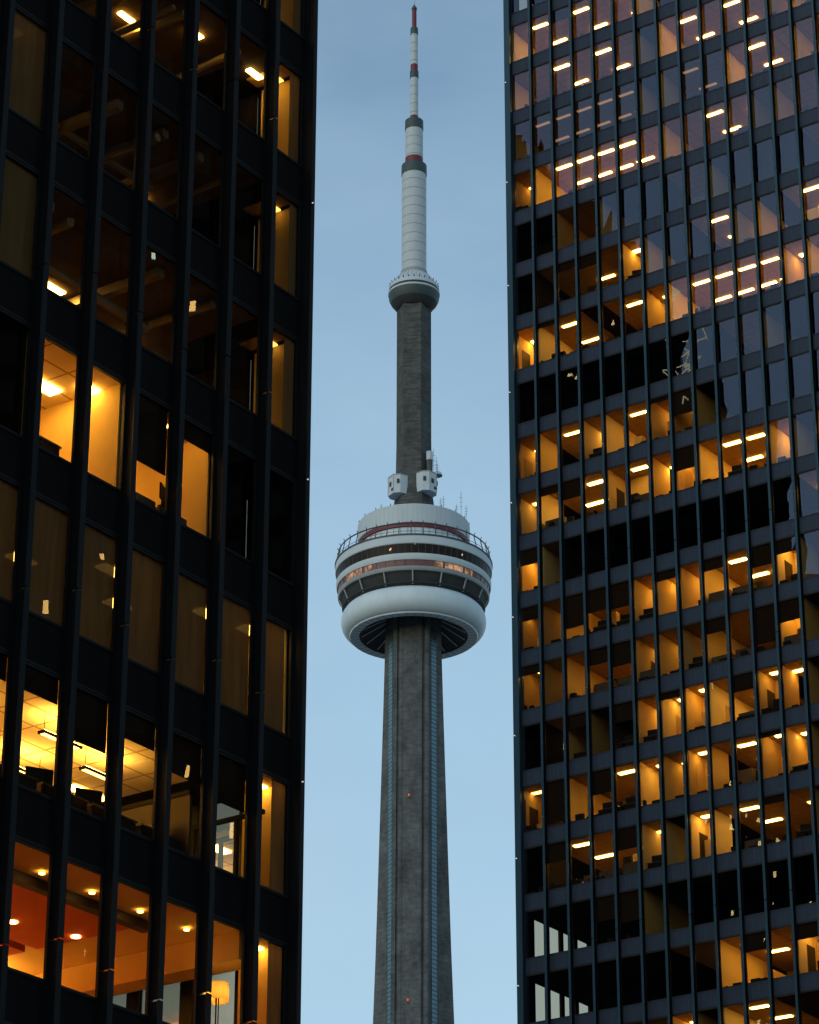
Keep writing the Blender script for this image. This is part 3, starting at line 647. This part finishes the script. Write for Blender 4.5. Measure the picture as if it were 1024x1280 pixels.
for j in range(3):                                            # glazed lift fronts in the three recesses
    a = j * 2 * PI / 3 + PI / 3
    mb = MB(); d = 7.2 * math.cos(R(12)); hwid = 7.2 * math.sin(R(12))
    def P(rad, tan, z): return (rad * math.sin(a) + tan * math.cos(a), -rad * math.cos(a) + tan * math.sin(a), z)
    vs = [P(d - .3, -hwid * .8, 0), P(d + .12, -hwid * .8, 0), P(d + .12, hwid * .8, 0), P(d - .3, hwid * .8, 0)]
    mb.loft([vs, [(x, y, 335.5) for x, y, z in vs]], 'lift')
    mb.build('lift_front', OT)
    mb = MB()
    vs = [P(d - .2, -hwid * .98, 335.5), P(d + .15, -hwid * .98, 335.5), P(d + .15, hwid * .98, 335.5), P(d - .2, hwid * .98, 335.5)]
    mb.loft([vs, [(x, y, 339) for x, y, z in vs]], 'soffit'); mb.build('lift_hood', OT)
# red obstruction lamps on the front leg
for z in (287.0, 228.0):
    mb = MB(); mb.tube((-.3, -legR(z) - .25, z), (-.3, -legR(z) - .25, z + .45), .22, 'beacon', 10); mb.tube((-.3, -legR(z), z - .5), (-.3, -legR(z) - .3, z - .5), .25, 'rail', 8)
    mb.build('beacon', OT)
# pod underside
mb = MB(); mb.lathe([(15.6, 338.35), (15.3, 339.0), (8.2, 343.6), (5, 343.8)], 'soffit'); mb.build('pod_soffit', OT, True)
for i in range(18):
    a = 2 * PI * (i + .5) / 18; mb = MB()
    mb.tube((15.2 * math.sin(a), -15.2 * math.cos(a), 338.9), (8.0 * math.sin(a), -8.0 * math.cos(a), 342.9), .17, 'radome', 6)
    mb.build('soffit_rib', OT)
mb = MB(); mb.lathe([(18.5, 338.45), (18.3, 338.05), (15.7, 338.15), (15.5, 338.6)], 'radome', 96)
for i in range(48):
    a = 2 * PI * i / 48
    mb.tube((18.35 * math.sin(a), -18.35 * math.cos(a), 338.04), (15.65 * math.sin(a), -15.65 * math.cos(a), 338.12), .05, 'rail', 4)
mb.build('underside_ring', OT, True)
# radome
prof = []
for i in range(25):
    t = R(-100) + R(205) * i / 24
    c, s = math.cos(t), math.sin(t)
    prof.append((16.9 + 4.0 * math.copysign(abs(c) ** .92, c), 342.55 + 4.2 * math.copysign(abs(s) ** .92, s)))
mb = MB(); mb.lathe(prof, 'radome', 128); mb.build('radome', OT, True)
# recess below the restaurant and its struts
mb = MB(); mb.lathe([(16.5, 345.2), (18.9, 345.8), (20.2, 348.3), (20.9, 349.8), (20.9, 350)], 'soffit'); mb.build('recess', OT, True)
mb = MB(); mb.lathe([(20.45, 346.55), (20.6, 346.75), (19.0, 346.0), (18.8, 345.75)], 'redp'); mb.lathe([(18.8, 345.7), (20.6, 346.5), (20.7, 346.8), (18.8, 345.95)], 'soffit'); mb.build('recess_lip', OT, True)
for i in range(16):
    a = 2 * PI * (i + .25) / 16; mb = MB()
    mb.tube((21.5 * math.sin(a), -21.5 * math.cos(a), 349.9), (20.0 * math.sin(a), -20.0 * math.cos(a), 346.2), .24, 'grey', 6)
    mb.build('strut', OT)
mb = MB(); mb.lathe([(20.5, 349.75), (21.7, 349.8), (21.95, 350.2), (22.0, 350.95), (21.3, 351.0)], 'grey', 128); mb.build('ledge', OT, True)
# restaurant glazing, lit in places
mb = MB(); mb.lathe([(21.75, 351.0), (22.0, 352.8)], 'pinkw', 144); po = mb.build('restaurant_glazing', OT, True)
for i in range(48):
    a = 2 * PI * i / 48; mb = MB()
    mb.tube((21.8 * math.sin(a), -21.8 * math.cos(a), 351.0), (22.05 * math.sin(a), -22.05 * math.cos(a), 352.8), .07 if i % 4 else .2, 'rail', 4)
    mb.build('glazing_bar', po)
M['podlit'] = emis('restaurant_lamp', (1.0, 0.62, 0.34), .8)
def lit_glazing(name, lo, hi):
    mm, t = mat(name); o_ = N(t, 'ShaderNodeOutputMaterial'); e_ = N(t, 'ShaderNodeEmission'); tcn = N(t, 'ShaderNodeTexCoord')
    n_ = N(t, 'ShaderNodeTexNoise'); n_.inputs['Scale'].default_value = 0.55; n_.inputs['Detail'].default_value = 5; t.links.new(tcn.outputs['Object'], n_.inputs['Vector'])
    c_ = N(t, 'ShaderNodeMapRange'); c_.inputs['From Min'].default_value = .38; c_.inputs['From Max'].default_value = .68; c_.inputs['To Min'].default_value = lo; c_.inputs['To Max'].default_value = hi
    t.links.new(n_.outputs['Fac'], c_.inputs['Value']); t.links.new(c_.outputs[0], e_.inputs['Strength']); e_.inputs['Color'].default_value = (1.0, .56, .33, 1); t.links.new(e_.outputs[0], o_.inputs['Surface']); return mm
M['podroom'] = lit_glazing('lit_restaurant_interior', .10, .45)
for a0, a1 in ((-55, -36), (-33, -26.5), (22, 28.5), (30, 46), (48, 56)):
    mb = MB(); mb.lathe([(21.80, 351.15), (22.02, 352.7)], 'podroom', 16, R(a0), R(a1)); mb.build('lit_pane', po)
mb = MB(); mb.lathe([(21.5, 352.75), (22.25, 352.8), (22.35, 353.0), (22.5, 354.5), (22.45, 354.7), (21.7, 354.75)], 'white', 128); mb.build('cladding_band', OT, True)
mb = MB(); mb.lathe([(22.1, 354.7), (22.45, 357.6)], 'darkw', 144); dw = mb.build('observation_glazing', OT, True)
for i in range(72):
    a = 2 * PI * i / 72; mb = MB()
    mb.tube((22.12 * math.sin(a), -22.12 * math.cos(a), 354.7), (22.47 * math.sin(a), -22.47 * math.cos(a), 357.6), .06, 'rail', 4); mb.build('glazing_bar', dw)
for a, z in ((-11, 356.1), (-11.6, 355.8), (7, 357.0), (44, 356.0)):
    mb = MB(); mb.lathe([(22.36, z), (22.44, z + .5)], 'podlit', 2, R(a), R(a + .9)); mb.build('lit_pane', dw)
mb = MB(); mb.lathe([(21.9, 357.55), (22.6, 357.6), (22.75, 357.8), (22.8, 359.6), (22.7, 360.1), (15, 360.15)], 'white', 128); mb.build('cladding_band', OT, True)
mb = MB(); mb.lathe([(22.72, 360.1), (22.95, 360.15), (22.95, 360.55), (22.6, 360.6), (22.6, 360.2)], 'rail', 128); mb.build('walkway_kerb', OT, True)
# edge walk railing: leaning posts and a hoop
ra = MB()
n = 96; ra.lathe([(21.85 + .2 * math.cos(2 * PI * j / 6), 364.2 + .2 * math.sin(2 * PI * j / 6)) for j in range(6)], 'rail', n, closed=True)
ra.lathe([(22.5 + .07 * math.cos(2 * PI * j / 6), 361.5 + .07 * math.sin(2 * PI * j / 6)) for j in range(6)], 'rail', n, closed=True)
rr = ra.build('railing', OT, True)
for i in range(40):
    a = 2 * PI * (i + .5) / 40; mb = MB()
    mb.tube((22.7 * math.sin(a), -22.7 * math.cos(a), 360.4), (21.85 * math.sin(a), -21.85 * math.cos(a), 364.2), .15, 'rail', 6)
    mb.tube((21.85 * math.sin(a), -21.85 * math.cos(a), 364.1), (22.3 * math.sin(a), -22.3 * math.cos(a), 364.9), .12, 'rail', 6)
    mb.build('post', rr)
# drum above the pod
mb = MB(); mb.lathe([(15.7, 360.1), (15.8, 365.9)], 'radome', 96)
for i in range(48):
    a = 2 * PI * i / 48; mb.tube((15.8 * math.sin(a), -15.8 * math.cos(a), 360.2), (15.9 * math.sin(a), -15.9 * math.cos(a), 365.8), .07, 'grey', 4)
mb.build('drum_base', OT, True)
mb = MB(); mb.lathe([(15.8, 365.85), (16.35, 365.9), (16.4, 367.2), (15.9, 367.25)], 'redp', 96); mb.build('red_stripe', OT, True)
mb = MB(); mb.lathe([(15.9, 367.2), (16.3, 367.25), (16.35, 372.8), (16.1, 373.1), (4, 373.4)], 'white', 96)
for i in range(72):
    a = 2 * PI * i / 72; mb.tube((16.31 * math.sin(a), -16.31 * math.cos(a), 367.3), (16.36 * math.sin(a), -16.36 * math.cos(a), 372.8), .016, 'grey', 4)
mb.build('drum', OT, True)
for i in range(20):
    a = 2 * PI * i / 20; mb = MB(); mb.tube((16.2 * math.sin(a), -16.2 * math.cos(a), 372.9), (16.3 * math.sin(a), -16.3 * math.cos(a), 373.6), .12, 'rail', 6); mb.build('roof_lamp', OT)
# upper shaft, hexagonal
def hexr(r, z): return [(r * math.sin(R(30 + 60 * i)), -r * math.cos(R(30 + 60 * i)), z) for i in range(6)]
mb = MB(); mb.loft([hexr(7.0, 372), hexr(6.2, 378), hexr(5.45, 384), hexr(5.2, 400), hexr(5.2, 446)], 'concrete_up'); mb.build('upper_shaft', OT)
# equipment cabins round the shaft
for a, z0, z1 in ((-52, 381.6, 387.4), (52, 382.0, 388.0), (172, 382, 388)):
    ca = R(a); ux, uy = math.sin(ca), -math.cos(ca); tx, ty = math.cos(ca), math.sin(ca)
    def Q(rad, tan, z): return (ux * rad + tx * tan, uy * rad + ty * tan, z)
    foot = [(3.6, -2.9), (6.4, -2.9), (7.9, -1.5), (7.9, 1.5), (6.4, 2.9), (3.6, 2.9)]
    cab = MB(); cab.loft([[Q(r_, t_, z0) for r_, t_ in foot], [Q(r_, t_, z1) for r_, t_ in foot]], 'white'); cab.loft([[Q(r_ + (.08 if r_ > 4 else 0), t_ * 1.02, z1 + .002) for r_, t_ in foot], [Q(r_ + (.08 if r_ > 4 else 0), t_ * 1.02, z1 + .3) for r_, t_ in foot]], 'grey')
    for q in (-1.5, 1.5): cab.tube(Q(7.93, q, z0 + .1), Q(7.93, q, z1), .09, 'grey', 6)
    co = cab.build('equipment_cabin', OT)
    for r_, t_, zz, hh in ((7.93, -.2, z0 + 2.6, 1.5), (7.93, .9, z0 + .9, .9)):
        mb = MB(); vs = [Q(r_ - .1, t_ - .55, zz), Q(r_ + .04, t_ - .55, zz), Q(r_ + .04, t_ + .55, zz), Q(r_ - .1, t_ + .55, zz)]
        mb.loft([vs, [(x, y, zz + hh) for x, y, _ in vs]], 'soffit'); mb.build('vent', co)
    for sgn in (-1, 1):
        mb = MB(); vs = [Q(7.05, sgn * 2.0, z0 + 3.0), Q(7.35, sgn * 2.55, z0 + 3.0), Q(6.75, sgn * 2.95, z0 + 3.0), Q(6.45, sgn * 2.4, z0 + 3.0)]
        mb.loft([vs, [(x, y, z0 + 4.3) for x, y, _ in vs]], 'soffit'); mb.build('vent', co)
# dish drum and aerials over the right cabin and on the drum roof
def aerial(x, y, z, h, r=.06, bars=3):
    mb = MB(); mb.tube((x, y, z), (x, y, z + h), r, 'rail', 6)
    for i in range(bars):
        zz = z + h * (.35 + .2 * i); mb.tube((x - .5, y, zz), (x + .5, y, zz), r * .7, 'rail', 4)
    mb.build('aerial', OT)
mb = MB(); mb.tube((5.0, -3.2, 392.9), (5.0, -3.2, 395.6), 1.0, 'white', 16); mb.tube((5.0, -3.2, 388.2), (5.0, -3.2, 392.8), .9, 'rail', 10, 1.0); mb.tube((3.5, -2.5, 391.2), (5, -3.2, 391.2), .3, 'rail', 6)
mb.build('antenna_drum', OT)
mb = MB(); mb.lathe([(1.5 * math.cos(R(5 * i)), 1.5 * math.sin(R(5 * i))) for i in range(0, 19)], 'white', 24); mb.build('radome_dome', OT, True, (7.2, -2.2, 388.2))
for x, y, z, h in ((6.2, -2.8, 388.3, 8.5), (7.0, -3.4, 388.2, 5.6), (7.4, -4.2, 388.2, 3.2), (-9.6, 12.5, 373, 4), (14.6, -7, 373, 7.4), (15.8, -4.2, 373, 4.2), (9.0, -11, 373.2, 3.6), (9.8, -10.6, 373.2, 4.4), (-8.2, -11, 373.2, 2.6), (13.4, -8.6, 373, 2.6)):
    aerial(x, y, z, h)
# upper observation level
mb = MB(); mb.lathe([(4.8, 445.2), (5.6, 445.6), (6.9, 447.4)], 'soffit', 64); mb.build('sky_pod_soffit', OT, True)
mb = MB(); mb.lathe([(6.9, 447.3), (7.55, 448.6), (7.72, 450.1)], 'collar', 64); sp_ = mb.build('sky_pod_glazing', OT, True)
mb = MB(); mb.lathe([(7.7, 450.1), (7.85, 450.2), (7.85, 450.75), (7.6, 450.8)], 'white', 64); mb.build('cladding_band', OT, True)
mb = MB(); mb.lathe([(7.55, 450.75), (7.6, 451.6)], 'soffit', 64); mb.build('sky_pod_gallery', OT, True)
mb = MB(); mb.lathe([(7.6, 451.55), (7.7, 451.6), (7.65, 452.2), (7.3, 453.0), (6.9, 453.5), (4.6, 456.6), (4.1, 457.0)], 'white', 64)
for i in range(28):
    a = 2 * PI * i / 28; mb.tube((6.9 * math.sin(a), -6.9 * math.cos(a), 453.52), (4.65 * math.sin(a), -4.65 * math.cos(a), 456.6), .07, 'grey', 4)
mb.build('sky_pod_roof', OT, True)
for i in range(28):
    a = 2 * PI * (i + .5) / 28; mb = MB()
    mb.tube((7.3 * math.sin(a), -7.3 * math.cos(a), 453.0), (7.5 * math.sin(a), -7.5 * math.cos(a), 453.7), .16, 'rail', 6); mb.build('roof_lamp', OT)
mb = MB(); mb.lathe([(4.05, 456.6), (4.05, 458.2), (3.8, 458.3)], 'grey', 48); mb.build('mast_base', OT, True)
# mast
def ring(name, r0, z0, r1, z1, m, lip=.12):
    mb = MB(); mb.lathe([(max(.02, r0 - lip), z0), (r0, z0 + .05), (r1, z1 - .05), (max(.02, r1 - lip * 2), z1)], m, 40); return mb.build(name, OT, True)
ring('mast_section', 3.78, 458.0, 3.78, 492.6, 'mast'); ring('mast_collar', 3.95, 492.4, 3.9, 495.9, 'collar')
mb = MB(); mb.lathe([(3.6, 495.8), (2.5, 496.2)], 'soffit', 40); mb.build('mast_shoulder', OT, True)
ring('red_band', 2.76, 495.9, 2.76, 498.6, 'redp'); ring('mast_section', 2.73, 498.6, 2.73, 509.1, 'mast'); ring('mast_collar', 2.88, 508.9, 2.84, 512.2, 'collar')
ring('red_band', 1.30, 511.8, 1.30, 514.0, 'redp'); ring('mast_section', 1.25, 514.0, 1.25, 528.1, 'mast'); ring('mast_collar', 1.36, 528.0, 1.36, 530.6, 'collar')
ring('red_band', 1.16, 530.5, 1.16, 533.0, 'redp'); ring('mast_section', 1.13, 533.0, 1.13, 544.5, 'mast'); ring('mast_collar', 1.25, 544.4, 1.2, 546.8, 'collar')
ring('red_band', .72, 546.6, .72, 554.0, 'redp'); ring('mast_collar', .86, 553.9, .84, 554.6, 'rail')
mb = MB(); mb.lathe([(.62, 554.5), (.5, 555.0), (.05, 556.0)], 'collar', 24); mb.tube((0, 0, 555.5), (.25, 0, 557.8), .05, 'rail', 6); mb.build('lightning_rod', OT, True)

# ------------------------------------------------------------------ dark towers across the street, mirrored in the glass
def dark_tower(name, label, loc, rz, blocks, lit, face=-1):
    """blocks = (x0, x1, y0, y1, top); floors as bands of dark windows, some of them lit"""
    o = thing(name, label, 'office tower', loc, rz)
    body, bands, lamps = MB(), MB(), MB()
    for x0, x1, y0, y1, top in blocks:
        body.box(x0, x1, y0, y1, 0, top, 'web')
        z = 6.0
        while z + 3 < top:
            yf = y0 if face < 0 else y1; bands.box(x0 - .05, x1 + .05, yf + face * .001, yf + face * .05, z, z + 2.2, 'frame')
            x = x0 + .6
            while x + 1.6 < x1:
                if random.random() < (lit * 10 if (z < 138 and 0 < x < 11) else lit * .5): lamps.box(x, x + random.uniform(.2, .5), yf + face * .06, yf + face * .12, z + .5, z + random.uniform(.8, 1.7), 'city' if random.random() < .93 else 'citycool')
                x += 1.3
            z += 3.7
    body.build('facade', o); bands.build('window_band', o); lo = lamps.build('lit_window', o); lo['kind'] = 'stuff'
    return o
M['gold'] = emis('gold_squiggle_light', (1.0, .68, .30), 4.0); M['green'] = emis('green_squiggle_light', (.2, 1.0, .55), 3.5)
ang = math.atan2(0.89221, -0.45161)      # local x runs along the mirrored skyline
blk = []
for a, b, t in ((22, 48, 226), (18, 22, 221.8), (12, 18, 215.6), (7.3, 12, 208.5), (3, 7.3, 203.5), (-3, 3, 186), (-9, -3, 180.4), (-11.6, -9, 170), (-45, -11.6, 158)):
    blk.append((-b, -a, -28, 0, t))
dk = dark_tower('office_tower', 'dark stepped tower mirrored in the upper glass of the right tower', (-163.44, 65.68, 0), ang + PI, blk, 0.05, 1)
dark_tower('office_tower', 'unseen plain dark tower added to darken the bronze glass of the near tower', (108, 92, 0), R(-72), [(-34, 34, 0, 30, 150)], 0.004)  # unseen tower added so the near glass mirrors dark instead of sky
for nm, x0, x1, z0, z1, m_, n_ in (('light_squiggle', -4.6, .2, 184, 196, 'gold', 46), ('light_squiggle', -4.2, -1.0, 197, 203, 'green', 16)):     # glowing zigzags added to imitate rippled lamp reflections in the glass
    mb = MB(); p0 = Vector((random.uniform(x0, x1), .5, z0))
    for i in range(n_):
        z = z0 + (z1 - z0) * (i + 1) / n_; p1 = Vector((random.uniform(x0, x1), .5, z + random.uniform(-1.2, 1.2)))
        if abs(p1.x - p0.x) > 1.6: p1.x = p0.x + math.copysign(1.6, p1.x - p0.x)
        mb.tube(p0, p1, .09, m_, 5); p0 = p1
    mb.build(nm, dk)
